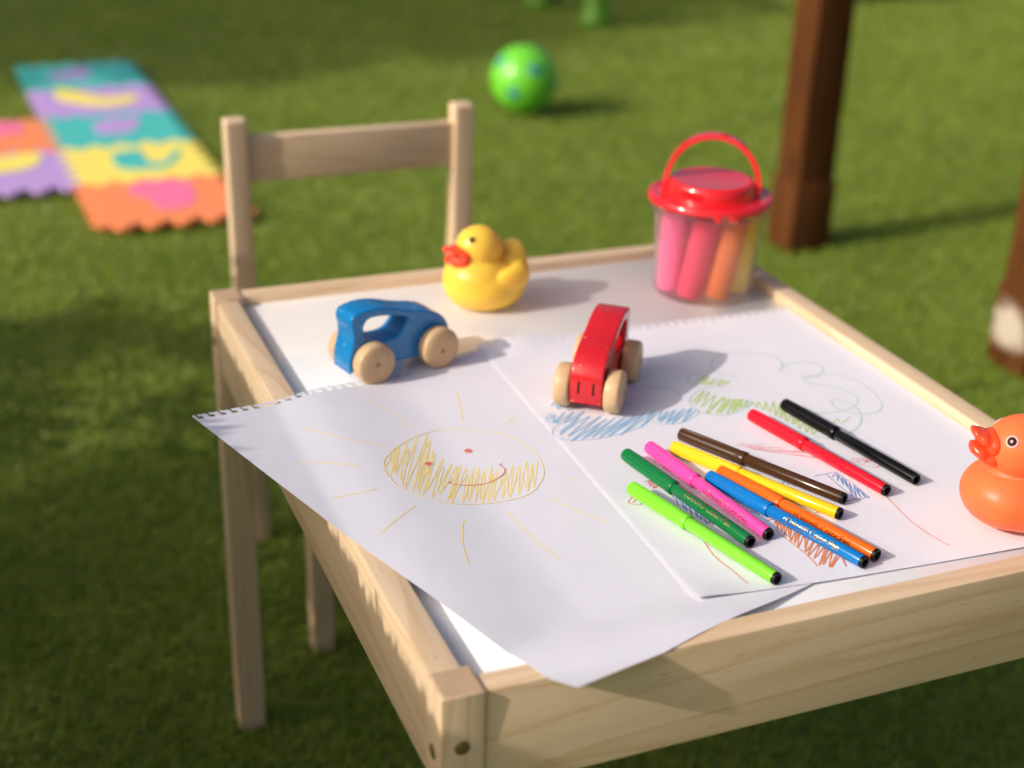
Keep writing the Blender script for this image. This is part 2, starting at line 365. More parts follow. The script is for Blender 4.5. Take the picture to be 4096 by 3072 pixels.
# ---------------------------------------------------------------- lawn
def lawn_mat():
    m, nt, p, N, L = newmat('lawn_soil')
    tc = N.new('ShaderNodeTexCoord')
    n1 = N.new('ShaderNodeTexNoise'); n1.inputs['Scale'].default_value = 60; n1.inputs['Detail'].default_value = 8
    L.new(tc.outputs['Object'], n1.inputs['Vector'])
    rp = N.new('ShaderNodeValToRGB')
    rp.color_ramp.elements[0].color = (0.10, 0.13, 0.017, 1)
    rp.color_ramp.elements[1].color = (0.25, 0.31, 0.044, 1)
    rp.color_ramp.elements[0].position = 0.3
    rp.color_ramp.elements[1].position = 0.75
    L.new(n1.outputs['Fac'], rp.inputs[0]); L.new(rp.outputs[0], p.inputs['Base Color'])
    p.inputs['Roughness'].default_value = 0.9
    b = N.new('ShaderNodeBump'); b.inputs['Distance'].default_value = 0.01
    L.new(n1.outputs['Fac'], b.inputs['Height']); L.new(b.outputs[0], p.inputs['Normal'])
    return m
g = 120.0
o = obj('lawn', mesh('lawn', [(-g, -g, 0), (g, -g, 0), (g, g, 0), (-g, g, 0)], [(0, 1, 2, 3)]), lawn_mat())
tag(o, 'flat green artificial lawn under everything', None, None, 'structure')

def grass_mat():
    m, nt, p, N, L = newmat('turf_blade')
    out = N['Material Output']
    at = N.new('ShaderNodeAttribute'); at.attribute_name = 'tint'
    rp = N.new('ShaderNodeValToRGB')
    e = rp.color_ramp.elements
    e[0].position = 0.0; e[0].color = (0.115, 0.19, 0.016, 1)
    e[1].position = 1.0; e[1].color = (0.52, 0.52, 0.14, 1)
    q = e.new(0.45); q.color = (0.265, 0.375, 0.038, 1)
    q = e.new(0.8); q.color = (0.37, 0.45, 0.065, 1)
    L.new(at.outputs['Fac'], rp.inputs[0])
    L.new(rp.outputs[0], p.inputs['Base Color'])
    p.inputs['Roughness'].default_value = 0.45
    p.inputs['Specular IOR Level'].default_value = 0.4
    tr = N.new('ShaderNodeBsdfTranslucent'); L.new(rp.outputs[0], tr.inputs[0])
    ms = N.new('ShaderNodeMixShader'); ms.inputs[0].default_value = 0.42
    L.new(p.outputs[0], ms.inputs[1]); L.new(tr.outputs[0], ms.inputs[2])
    L.new(ms.outputs[0], out.inputs[0])
    return m

def build_grass():
    rs = np.random.RandomState(4)
    pts = []
    # a dense band near the table, thinner and broader blades farther off
    for (y0, y1, dens) in ((-0.25, 0.9, 42000), (0.9, 1.7, 26000), (1.7, 2.8, 14000), (2.8, 5.2, 8000)):
        x0, x1 = -1.4, 5.0
        n = int((x1 - x0) * (y1 - y0) * dens)
        q = np.stack([rs.uniform(x0, x1, n), rs.uniform(y0, y1, n), np.zeros(n)], 1)
        c = (q - CAMP) @ CAMR
        u = c[:, 0] / -c[:, 2] * 5758.08 / 2048; v = c[:, 1] / -c[:, 2] * 5758.08 / 1536
        k = (c[:, 2] < 0) & (np.abs(u) < 1.13) & (np.abs(v) < 1.16)
        q = q[k]
        pts.append(np.concatenate([q[:, :2], np.full((len(q), 1), math.sqrt(42000 / dens))], 1))
    P = np.concatenate(pts)
    n = len(P)
    ang = rs.uniform(0, 2 * np.pi, n)
    h = rs.uniform(0.007, 0.014, n)
    w = rs.uniform(0.0008, 0.0014, n) * P[:, 2]
    lean = rs.uniform(0.3, 1.7, n) * h
    la = rs.uniform(0, 2 * np.pi, n)
    dx, dy = np.cos(ang) * w, np.sin(ang) * w
    lx, ly = np.cos(la) * lean, np.sin(la) * lean
    V = np.zeros((n, 5, 3), np.float32)
    X, Y = P[:, 0], P[:, 1]
    V[:, 0] = np.stack([X - dx, Y - dy, np.zeros(n) - 0.001], 1)
    V[:, 1] = np.stack([X + dx, Y + dy, np.zeros(n) - 0.001], 1)
    V[:, 2] = np.stack([X + dx * .8 + lx * .35, Y + dy * .8 + ly * .35, h * .6], 1)
    V[:, 3] = np.stack([X - dx * .8 + lx * .35, Y - dy * .8 + ly * .35, h * .6], 1)
    V[:, 4] = np.stack([X + lx, Y + ly, h], 1)
    base = (np.arange(n) * 5)[:, None]
    loops = np.concatenate([base + np.array([[0, 1, 2, 3]]), base + np.array([[3, 2, 4]])], 1).astype(np.int32).ravel()
    ls = (np.arange(n)[:, None] * 7 + np.array([[0, 4]])).astype(np.int32).ravel()
    me = bpy.data.meshes.new('grass')
    me.vertices.add(n * 5); me.vertices.foreach_set('co', V.ravel())
    me.loops.add(n * 7); me.loops.foreach_set('vertex_index', loops)
    me.polygons.add(n * 2); me.polygons.foreach_set('loop_start', ls)
    me.update(calc_edges=True)
    # colour drifts in soft patches plus blade-to-blade spread
    patch = 0.52 + 0.13 * np.sin(X * 9.1 + 1.3 * np.sin(Y * 7.3)) * np.cos(Y * 8.2 + X * 2.1)
    t = np.clip(patch * 0.75 + rs.normal(0.08, 0.15, n), 0, 1).astype(np.float32)
    at = me.attributes.new('tint', 'FLOAT', 'POINT')
    at.data.foreach_set('value', np.repeat(t, 5))
    o = obj('grass', me, grass_mat(), smooth=False)
    tag(o, 'short bright green turf blades covering the lawn', 'grass', None, 'stuff')
    print('grass blades', n)
build_grass()

# ---------------------------------------------------------------- table
TW, TD, TH, LG = 0.4905, 0.5959, 0.4515, 0.0245
BOARD = 0.4415
table = empty('childrens_table', (0, 0, 0), 0, 'small pale pine table with white top, sheets and toys on it', 'table')
legme = {}
for sx in (-1, 1):
    for sy in (-1, 1):
        obj('leg', sharp(box('leg', LG, LG, TH, 0.0016)), M['pine_z'], table, (sx * (TW / 2 - LG / 2), sy * (TD / 2 - LG / 2), TH / 2))
        # pale end grain on top of each leg
        obj('end_grain', sharp(box('end_grain', LG - 0.0032, LG - 0.0032, 0.0006, 0.0002, 1)), M['pine_end'], table, (sx * (TW / 2 - LG / 2), sy * (TD / 2 - LG / 2), TH + 0.0001))
RH = 0.067
for sy, th in ((-1, 0.0155), (1, 0.0155)):
    obj('rail', sharp(box('rail', TW - 2 * LG - 0.0004, th, RH, 0.0018)), M['pine_x'], table, (0, sy * (TD / 2 - 0.002 - th / 2), 0.45 - RH / 2))
    # thin wooden lip runs behind the leg ends up to the board
for sx, th in ((-1, 0.018), (1, 0.018)):
    obj('rail', sharp(box('rail', th, TD - 2 * LG - 0.0004, RH, 0.0018)), M['pine_y'], table, (sx * (TW / 2 - 0.002 - th / 2), 0, 0.45 - RH / 2))
obj('tabletop', box('tabletop', TW - 0.033, TD - 0.029, 0.006, 0.0004, 1), M['laminate'], table, (0, 0, BOARD - 0.003))
M['brass'] = plain('dull_brass', (0.30, 0.22, 0.08), 0.35, metal=1.0, var=0.2)
M['hole'] = plain('bolt_hole', (0.16, 0.09, 0.035), 0.8)
bolt = lathe('bolt', [(0.0042, 0.0), (0.0042, 0.0004), (0.0036, 0.0006), (0.0030, 0.0002), (0.0026, -0.0002), (0.0012, -0.0003), (0.0, -0.0010)], 24)
for (x, y, z, rot) in ((-0.2336, -TD / 2, 0.4185, (math.pi / 2, 0, 0)), (-TW / 2, -0.2855, 0.4100, (0, -math.pi / 2, 0)),
                       (0.2336, -TD / 2, 0.4185, (math.pi / 2, 0, 0)), (-TW / 2, 0.2855, 0.4100, (0, -math.pi / 2, 0))):
    b = obj('bolt', bolt, M['hole'], table, (x, y, z), rot)
    obj('bolt_head', lathe('bolt_head', [(0.0026, 0.0), (0.0024, 0.0006), (0.0010, 0.0007), (0.0009, 0.0002), (0, 0.0002)], 18), M['brass'], b, (0, 0, 0.0001))

# ---------------------------------------------------------------- chair
chair = empty('childrens_chair', (-0.024, 0.5, 0), 0, 'small pale pine chair tucked behind the white table', 'chair')
def stick(name, a, b, sx, sy, mat, parent, top=0.002):
    """square stick from a to b (mostly vertical)"""
    a, b = Vector(a), Vector(b)
    d = b - a
    o = obj(name, sharp(box(name, sx, sy, d.length, top, 3)), mat, parent, (a + b) / 2, d.to_track_quat('Z', 'Y').to_euler())
    return o
ox, oy = 0.024, -0.5
def rel(p): return (p[0] + ox, p[1] + oy, p[2])
for s, (xb, xt) in ((-1, (-0.1465, -0.1515)), (1, (0.0985, 0.1020))):
    stick('back_leg', rel((xb, 0.622, 0)), rel((xt, 0.622, 0.512)), 0.0225, 0.0235, M['pine_z'], chair, 0.004)
for x in (-0.1345, 0.088):
    stick('front_leg', rel((x, 0.3855, 0)), rel((x, 0.3855, 0.27)), 0.0225, 0.0225, M['pine_z'], chair)
obj('backrest', sharp(box('backrest', 0.2305, 0.015, 0.049, 0.002)), M['pine_x'], chair, rel((-0.0247, 0.6235, 0.4675)))
obj('seat', sharp(box('seat', 0.265, 0.235, 0.012, 0.003)), M['pine_x'], chair, rel((-0.0235, 0.494, 0.276)))
for x in (-0.140, 0.0925):
    obj('seat_rail', sharp(box('seat_rail', 0.015, 0.213, 0.035, 0.002)), M['pine_y'], chair, rel((x, 0.504, 0.2515)))
obj('seat_rail', sharp(box('seat_rail', 0.198, 0.015, 0.035, 0.002)), M['pine_x'], chair, rel((-0.0235, 0.386, 0.2515)))

# ---------------------------------------------------------------- papers
def sm(a, b, x):
    t = min(max((x - a) / (b - a), 0), 1)
    return t * t * (3 - 2 * t)
def zp1(x, y):
    left = sm(-0.135, -0.224, x) * 0.0088
    w = sm(0.03, -0.10, x)
    front = sm(-0.235, -0.281, y) * 0.0088 * w
    z = 0.4420 + max(left, front)
    z += 0.0007 * (0.5 + 0.5 * math.sin(x * 31 + 2.1 * math.sin(y * 17))) * (0.5 + 0.5 * math.cos(y * 27 + x * 9)) * sm(0.14, 0.05, y)
    if x < -0.245: z += (-0.245 - x) * 0.14
    if y < -0.298: z += (-0.298 - y) * 0.35
    return z
def zp2(x, y):
    z = zp1(x, y) + 0.0006
    d = math.hypot(x + 0.030, (y - 0.134) * 1.6)
    z += 0.005 * math.exp(-(d / 0.03) ** 2)
    c = math.hypot(x + 0.0726, y + 0.253)
    z += 0.0022 * math.exp(-(c / 0.022) ** 2)
    return z
def sheet(name, TL, TR, BR, BL, zf, npitch, parent, edge=0.0):
    """A sheet torn from a spiral pad: grid with a row of torn holes along its top edge."""
    TL, TR, BR, BL = [np.array(p) for p in (TL, TR, BR, BL)]
    pitch = 1.0 / npitch
    us = [0.0]
    for i in range(npitch):
        c = (i + 0.5) * pitch
        us += [c - pitch * .24, c - pitch * .05, c + pitch * .24]
    us.append(1.0)
    Ln = np.linalg.norm(BL - TL)
    vs = [0.0, 0.0026 / Ln, 0.0060 / Ln] + [0.0060 / Ln + (1 - 0.0060 / Ln) * k / 64 for k in range(1, 65)]
    rs = random.Random(len(name) + npitch)
    V, F = [], []
    for j, v in enumerate(vs):
        for i, u in enumerate(us):
            p = (TL * (1 - u) + TR * u) * (1 - v) + (BL * (1 - u) + BR * u) * v
            z = zf(p[0], p[1])
            if j == 0:
                z += 0.0004 * rs.random()
                p = p + (TL - BL) / Ln * rs.uniform(-0.0004, 0.0006)
            if i == 0: z -= edge
            V.append((p[0], p[1], z))
    W = len(us)
    for j in range(len(vs) - 1):
        for i in range(W - 1):
            k = (i - 1) % 3
            inhole = 1 <= i <= W - 2 and k in (0, 1)
            if j == 1 and inhole: continue
            if j == 0 and 1 <= i <= W - 2 and k == 0: continue
            F.append((j * W + i, (j + 1) * W + i, (j + 1) * W + i + 1, j * W + i + 1))
    me = mesh(name, V, F)
    o = obj(name, me, M['paper'], parent)
    return o
def ribbon(name, strokes, zf, mat, parent, lift=0.0001):
    V, F = [], []
    rs = random.Random(len(strokes) * 7 + len(name))
    for w, pts in strokes:
        P = [(x * 1e-4, y * 1e-4) for x, y in pts]
        if len(P) > 2 and name not in ('sun_fill', 'green_hatching', 'blue_cloud_stroke'):
            P = catmull(P, 5, False)
        elif len(P) > 2:
            P = catmull(P, 6, False)
        else:
            P = [tuple(np.array(P[0]) * (1 - t / 6) + np.array(P[1]) * t / 6) for t in range(7)]
        n = len(P)
        b = len(V)
        for i, p in enumerate(P):
            q0, q1 = np.array(P[max(i - 1, 0)]), np.array(P[min(i + 1, n - 1)])
            d = q1 - q0
            L_ = np.linalg.norm(d) or 1
            nn = np.array((-d[1], d[0])) / L_
            hw = w * 0.5e-4 * rs.uniform(0.7, 1.2) * (0.88 if name == 'sun_fill' else 1.0)
            if i in (0, n - 1): hw *= 0.6
            for s in (-1, 1):
                q = np.array(p) + nn * hw * s
                V.append((q[0], q[1], zf(q[0], q[1]) + lift + 0.00005 * i / n))
            if i: F.append((b + 2 * i - 2, b + 2 * i - 1, b + 2 * i + 1, b + 2 * i))
    return obj(name, mesh(name, V, F), mat, parent, smooth=False)
def ink(name, col, fade=0.35):
    m, nt, p, N, L = newmat(name)
    tc = N.new('ShaderNodeTexCoord'); n = N.new('ShaderNodeTexNoise'); n.inputs['Scale'].default_value = 180; n.inputs['Detail'].default_value = 4
    L.new(tc.outputs['Object'], n.inputs['Vector'])
    mix = N.new('ShaderNodeMix'); mix.data_type = 'RGBA'
    mix.inputs[6].default_value = tuple(col) + (1,)
    mix.inputs[7].default_value = tuple(c * (1 - fade) + 0.79 * fade for c in col) + (1,)
    L.new(n.outputs['Fac'], mix.inputs[0]); L.new(mix.outputs[2], p.inputs['Base Color'])
    p.inputs['Roughness'].default_value = 0.7; p.inputs['Specular IOR Level'].default_value = 0.2
    return m
sunp = empty('drawing_sheet', (0, 0, 0), 0, 'white sheet with a smiling yellow sun drawn on it, hanging over the table edge', 'paper')
A = np.array((-0.306, 0.048)); th = math.radians(19)
uu = np.array((math.cos(th), math.sin(th))); vv = np.array((math.sin(th), -math.cos(th)))
sheet('sheet', A, A + uu * 0.285, A + uu * 0.285 + vv * 0.388, A + vv * 0.388, zp1, 32, sunp)
ym = ink('yellow_ink', (1.0, 0.76, 0.22)); rm = ink('red_ink', (0.75, 0.09, 0.03))
for st in STROKES['sun_ray']: ribbon('sun_ray', [st], zp1, ym, sunp)
ribbon('sun_outline', STROKES['sun_outline'], zp1, ym, sunp, 0.00022)
for k, st in enumerate(STROKES['sun_fill']): ribbon('sun_fill', [st], zp1, ym, sunp, 0.0001 + 0.00006 * k)
for st in STROKES['sun_eye']: ribbon('sun_eye', [st], zp1, rm, sunp, 0.0003)
ribbon('sun_smile', STROKES['sun_smile'], zp1, rm, sunp, 0.0003)
skyp = empty('drawing_sheet', (0, 0, 0), 0, 'white sheet with blue cloud and green outlines drawn on it, lying under the felt pens', 'paper')
sheet('sheet', (-0.0627, 0.1346), (0.2235, 0.131), (0.2225, -0.2685), (-0.0726, -0.2525), zp2, 33, skyp, 0.0004)
for nm, col, fd in (('cloud_outline', (0.36, 0.58, 0.44), 0.55), ('green_hatching', (0.40, 0.60, 0.08), 0.5), ('red_scribble', (0.72, 0.05, 0.07), 0.35),
                ('blue_kite', (0.03, 0.22, 0.55), 0.25), ('orange_kite', (0.78, 0.20, 0.04), 0.2), ('blue_cloud', (0.12, 0.42, 0.74), 0.6)):
    im = ink(nm + '_ink', col, fd)
    for k, st in enumerate(STROKES[nm]):
        ribbon(nm.replace('kite', 'kite_stroke').replace('scribble', 'stroke').replace('blue_cloud', 'blue_cloud_stroke'), [st], zp2, im, skyp, 0.0001 + 0.000012 * (k % 10))

# ---------------------------------------------------------------- toy cars
CAR_OUT = [(-0.0425, 0.0100), (-0.0428, 0.0180), (-0.0412, 0.0260), (-0.0390, 0.0340), (-0.0392, 0.0410), (-0.0405, 0.0480), (-0.0385, 0.0540), (-0.0300, 0.0565), (-0.0190, 0.0568),
           (-0.0080, 0.0548), (0.0030, 0.0514), (0.0130, 0.0486), (0.0240, 0.0462), (0.0340, 0.0425), (0.0420, 0.0365), (0.0462, 0.0280), (0.0468, 0.0180), (0.0455, 0.0105), (0.0420, 0.0090), (0.0, 0.0088), (-0.0390, 0.0088)]
CAR_WIN = [(-0.0300, 0.0400), (-0.0292, 0.0452), (-0.0255, 0.0492), (-0.0190, 0.0500), (-0.0080, 0.0486), (0.0040, 0.0455), (0.0090, 0.0432), (0.0082, 0.0395), (0.0020, 0.0320), (-0.0040, 0.0292), (-0.0150, 0.0290), (-0.0250, 0.0312), (-0.0290, 0.0350)]
CAR_T = 0.0245
def wheel_mesh():
    r, t = 0.0162, 0.0118
    pf = [(0, 0), (r * .80, 0), (r * .94, 0.0005), (r, 0.0022), (r, t - 0.0030), (r * .965, t - 0.0012), (r * .90, t - 0.0002), (r * .5, t + 0.0006), (r * .14, t + 0.0009), (0.0, t + 0.0009)]
    return lathe('wheel', pf, 48)
WHEEL = sharp(wheel_mesh(), 50)
PIN = lathe('axle_pin', [(0.0019, 0), (0.0018, 0.0003), (0.0008, 0.0002), (0, 0.0001)], 16)
M['pin'] = plain('axle_wood', (0.36, 0.19, 0.08), 0.6)
def toy_car(loc, heading, paint, label, slots):
    root = empty('toy_car', loc, heading, label, 'toy car')
    me = extrude_shape('body', [catmull(CAR_OUT, 5), catmull(CAR_WIN, 5)], CAR_T, 0.0014, 3)
    me.transform(Matrix.Rotation(math.pi / 2, 4, 'X'))
    obj('body', sharp(me, 40), paint, root)
    for sx in (-0.0252, 0.0392 - 0.0065):
        for sy in (-1, 1):
            w = obj('wheel', WHEEL, M['beech'], root, (sx, sy * (CAR_T / 2 + 0.0006), 0.0162), (-sy * math.pi / 2, 0.7 * sx * 100, 0))
            obj('axle_pin', PIN, M['pin'], w, (0.0012, 0.0004, 0.0127))
        ax = lathe('axle', [(0, -0.012), (0.0025, -0.012), (0.0025, 0.012), (0, 0.012)], 12)
        ax.transform(Matrix.Rotation(math.pi / 2, 4, 'X'))
        ax.transform(Matrix.Scale(1.2, 4))
        obj('axle', ax, M['pin'], root, (sx, 0, 0.0162))
    if slots:
        for sy in (-0.0055, 0.0055):
            obj('slot', box('slot', 0.0024, 0.0012, 0.0095, 0.0003, 1), M['black'], root, (0.0463, sy, 0.0215), (0, math.radians(-1), 0))
    return root
M['black'] = plain('black_plastic', (0.005, 0.005, 0.005), 0.45, spec=0.25)
blue_p = plain('blue_paint', (0.002, 0.20, 0.50), 0.28, var=0.05, vscale=50, coat=0.3, bump=0.02, bscale=400, chips=(0.45, 0.55, 0.65))
red_p = plain('red_paint', (0.62, 0.012, 0.018), 0.26, var=0.05, vscale=50, coat=0.4, bump=0.02, bscale=400, chips=(0.75, 0.35, 0.30))
toy_car((-0.1405, 0.1196, 0.4424), math.radians(14), blue_p, 'blue wooden toy car with open window and pale wheels', False)
toy_car((-0.0035, 0.0294, 0.4428), math.radians(231.5), red_p, 'red wooden toy car with pale wheels, facing the felt pens', True)

# ---------------------------------------------------------------- rubber ducks
def surf_cap(name, bvh, origin, direction, r, thick, mat, parent, n=24, inner=0.0):
    """a shallow disc seated on the surface hit from origin along direction"""
    hit, nor, _, _ = bvh.ray_cast(Vector(origin), Vector(direction))
    if hit is None: return None
    me = lathe(name, [(r, -0.0006), (r, thick * .5), (r * .85, thick), (0, thick * 1.25)], n)
    o = obj(name, me, mat, parent, hit, nor.to_track_quat('Z', 'Y').to_euler())
    return o
def bvh_of(me):
    return BVHTree.FromPolygons([v.co.copy() for v in me.vertices], [tuple(p.vertices) for p in me.polygons])
M['yellow_rubber'] = plain('yellow_rubber', (1.0, 0.59, 0.07), 0.33, spec=0.4, sub=0.6, subr=(1.0, 0.55, 0.12), subs=0.012, var=0.03)
M['orange_rubber'] = plain('orange_rubber', (1.0, 0.185, 0.058), 0.38, spec=0.3, sub=0.7, subr=(1.0, 0.30, 0.10), subs=0.014, var=0.03)
M['red_beak'] = plain('red_beak', (1.0, 0.075, 0.016), 0.22, sub=0.1, subs=0.006, coat=0.4, var=0.03)
M['eye_white'] = plain('eye_white', (0.88, 0.42, 0.38), 0.5, spec=0.2)
dk = empty('rubber_duck', (-0.0205, 0.2235, BOARD), math.radians(186), 'yellow rubber duck with red beak by the back rail', 'rubber duck')
body = blob('body', [((0.002, 0, 0.0200), (0.0370, 0.0345, 0.0250), (0, 0, 0)), ((0.009, 0, 0.0250), (0.0295, 0.0310, 0.0240), (0, 0, 0)),
                     ((0.0075, 0, 0.0430), (0.0180, 0.0175, 0.0130), (0, 0, 0)), ((0.0080, 0, 0.0520), (0.0205, 0.0195, 0.0190), (0, 0, 0)),
                     ((-0.019, 0, 0.0290), (0.0165, 0.0270, 0.0200), (0, -0.25, 0)), ((-0.0235, 0, 0.0400), (0.0115, 0.0165, 0.0150), (0, -0.25, 0)),
                     ((-0.010, 0.0285, 0.030), (0.017, 0.0062, 0.0115), (0, 0.25, 0)), ((-0.010, -0.0285, 0.030), (0.017, 0.0062, 0.0115), (0, 0.25, 0))], 0.0014, 7, 0.0012)
bv = bvh_of(body)
obj('body', body, M['yellow_rubber'], dk)
bk = blob('beak', [((0.0255, 0, 0.0490), (0.0095, 0.0150, 0.0068), (0, -0.15, 0)), ((0.0345, 0, 0.0515), (0.0070, 0.0115, 0.0036), (0, -0.40, 0)),
                   ((0.0265, 0, 0.0430), (0.0095, 0.0140, 0.0058), (0, 0.0, 0)), ((0.0330, 0, 0.0430), (0.0065, 0.0100, 0.0034), (0, -0.1, 0))], 0.0009, 5)
obj('beak', bk, M['red_beak'], dk)
for s in (-1, 1):
    e = surf_cap('eye', bv, (0.0195, s * 0.04, 0.0635), (0, -s, 0), 0.0034, 0.0004, M['yellow_rubber'], dk)
    surf_cap('pupil', bv, (0.0200, s * 0.04, 0.0633), (0, -s, 0), 0.0025, 0.0009, M['black'], dk)
dk2 = empty('rubber_duck', (0.1690, -0.2395, 0.4427), math.radians(158), 'orange rubber duck with open beak at the right edge', 'rubber duck')
body = blob('body', [((0.000, 0, 0.0220), (0.0405, 0.0330, 0.0225), (0, 0, 0)), ((0.011, 0, 0.0225), (0.0305, 0.0315, 0.0220), (0, 0, 0)),
                     ((0.0105, 0, 0.0450), (0.0165, 0.0175, 0.0080), (0, 0, 0)), ((0.0070, 0, 0.0550), (0.0240, 0.0220, 0.0210), (0, 0, 0)),
                     ((-0.030, 0, 0.033), (0.0120, 0.0160, 0.012), (0, -0.5, 0)),
                     ((-0.010, 0.0305, 0.025), (0.018, 0.0058, 0.0110), (0, 0.2, 0)), ((-0.010, -0.0305, 0.025), (0.018, 0.0058, 0.0110), (0, 0.2, 0))], 0.0013, 7, 0.0012)
bv = bvh_of(body)
obj('body', body, M['orange_rubber'], dk2)
M['seam'] = plain('seam', (0.95, 0.30, 0.16), 0.25, coat=0.5)
V, F = [], []
NS = 64
for i in range(NS):
    a = 2 * math.pi * i / NS
    c = Vector((0.0105 + 0.0200 * math.cos(a), 0.0200 * math.sin(a), 0.0425 - 0.0012 * math.cos(a)))
    dd = Vector((math.cos(a), math.sin(a), 0))
    hit = bv.ray_cast(Vector((0.0105, 0, 0.0415 - 0.0012 * math.cos(a))) + dd * 0.08, -dd)
    c = hit[0]; nrm = hit[1]
    t = Vector((-math.sin(a), math.cos(a), 0)); b2 = nrm.cross(t)
    for k in range(6):
        q = c + (nrm * math.cos(k * math.pi / 3) + b2 * math.sin(k * math.pi / 3)) * 0.00032
        V.append(q)
for i in range(NS):
    for k in range(6):
        F.append((i * 6 + k, i * 6 + (k + 1) % 6, ((i + 1) % NS) * 6 + (k + 1) % 6, ((i + 1) % NS) * 6 + k))
obj('neck_seam', mesh('neck_seam', V, F), M['seam'], dk2)
bk = blob('upper_beak', [((0.0275, 0, 0.0580), (0.0075, 0.0125, 0.0085), (0, -0.35, 0)), ((0.0340, 0, 0.0615), (0.0070, 0.0105, 0.0045), (0, -0.6, 0)),
                         ((0.0385, 0, 0.0645), (0.0045, 0.0075, 0.0026), (0, -0.75, 0))], 0.0008, 9)
obj('upper_beak', bk, M['red_beak'], dk2)
bk = blob('lower_beak', [((0.0270, 0, 0.0490), (0.0090, 0.0115, 0.0060), (0, -0.3, 0)), ((0.0345, 0, 0.0522), (0.0075, 0.0100, 0.0046), (0, -0.45, 0)),
                         ((0.0380, 0, 0.0548), (0.0038, 0.0070, 0.0026), (0, -0.45, 0))], 0.0008, 9)
obj('lower_beak', bk, M['red_beak'], dk2)
for s in (-1, 1):
    surf_cap('eye', bv, (0.0208, s * 0.04, 0.0655), (0, -s, 0), 0.0040, 0.0003, M['eye_white'], dk2, 32)
    surf_cap('pupil', bv, (0.0208, s * 0.04, 0.0655), (0, -s, 0), 0.0029, 0.0006, M['black'], dk2, 32)
    surf_cap('eye_dot', bv, (0.0208, s * 0.04, 0.0655), (0, -s, 0), 0.0010, 0.0010, M['eye_white'], dk2, 16)  # pink dot in the middle of the pupil

# ---------------------------------------------------------------- chalk bucket
def clear_plastic(name):
    m, nt, p, N, L = newmat(name)
    out = N['Material Output']
    N.remove(p)
    tr = N.new('ShaderNodeBsdfTransparent'); tr.inputs[0].default_value = (0.99, 0.98, 0.98, 1)
    gl = N.new('ShaderNodeBsdfGlossy'); gl.inputs['Roughness'].default_value = 0.12
    tl = N.new('ShaderNodeBsdfTranslucent'); tl.inputs[0].default_value = (0.85, 0.82, 0.82, 1)
    lw = N.new('ShaderNodeLayerWeight'); lw.inputs[0].default_value = 0.5
    pw = N.new('ShaderNodeMath'); pw.operation = 'POWER'; pw.inputs[1].default_value = 4.0
    L.new(lw.outputs['Facing'], pw.inputs[0])
    fr = N.new('ShaderNodeMath'); fr.operation = 'MULTIPLY_ADD'; fr.inputs[1].default_value = 0.5; fr.inputs[2].default_value = 0.03
    L.new(pw.outputs[0], fr.inputs[0])
    m1 = N.new('ShaderNodeMixShader'); m1.inputs[0].default_value = 0.20
    L.new(tr.outputs[0], m1.inputs[1]); L.new(tl.outputs[0], m1.inputs[2])
    m2 = N.new('ShaderNodeMixShader'); L.new(fr.outputs[0], m2.inputs[0])
    L.new(m1.outputs[0], m2.inputs[1]); L.new(gl.outputs[0], m2.inputs[2])
    L.new(m2.outputs[0], out.inputs[0])
    return m
M['clear'] = clear_plastic('clear_plastic')
M['red_plastic'] = plain('red_plastic', (0.78, 0.012, 0.018), 0.14, var=0.04, coat=0.9, rvar=0.05)
BC = Vector((0.1755, 0.194, BOARD))
bk = empty('chalk_bucket', BC, math.radians(-30), 'clear plastic bucket with red lid and handle at the back corner', 'bucket')
cup = [(0, 0.0006), (0.0425, 0.0006), (0.0442, 0.0022), (0.0480, 0.0770), (0.0518, 0.0775), (0.0530, 0.0790), (0.0530, 0.0850), (0.0518, 0.0850), (0.0515, 0.0795), (0.0472, 0.0785), (0.0434, 0.0030), (0.0420, 0.0020), (0, 0.0020)]
obj('cup', sharp(lathe('cup', cup, 64), 50), M['clear'], bk)
lid = [(0.0526, 0.0845), (0.0546, 0.0850), (0.0552, 0.0866), (0.0548, 0.0892), (0.0530, 0.0908), (0.0500, 0.0915), (0.0480, 0.0905), (0.0400, 0.0902), (0.0388, 0.0908), (0.0376, 0.0995), (0.0366, 0.1022), (0.0345, 0.1034), (0.0320, 0.1030), (0.0, 0.1038)]
obj('lid', sharp(lathe('lid', lid, 72), 50), M['red_plastic'], bk)
for a in (-112, -97):
    t = math.radians(a + 30)
    obj('lid_tab', box('lid_tab', 0.0022, 0.0085 if a == -97 else 0.0060, 0.0062, 0.0006), M['red_plastic'], bk, (0.0545 * math.cos(t), 0.0545 * math.sin(t), 0.0838), (0, 0, t))
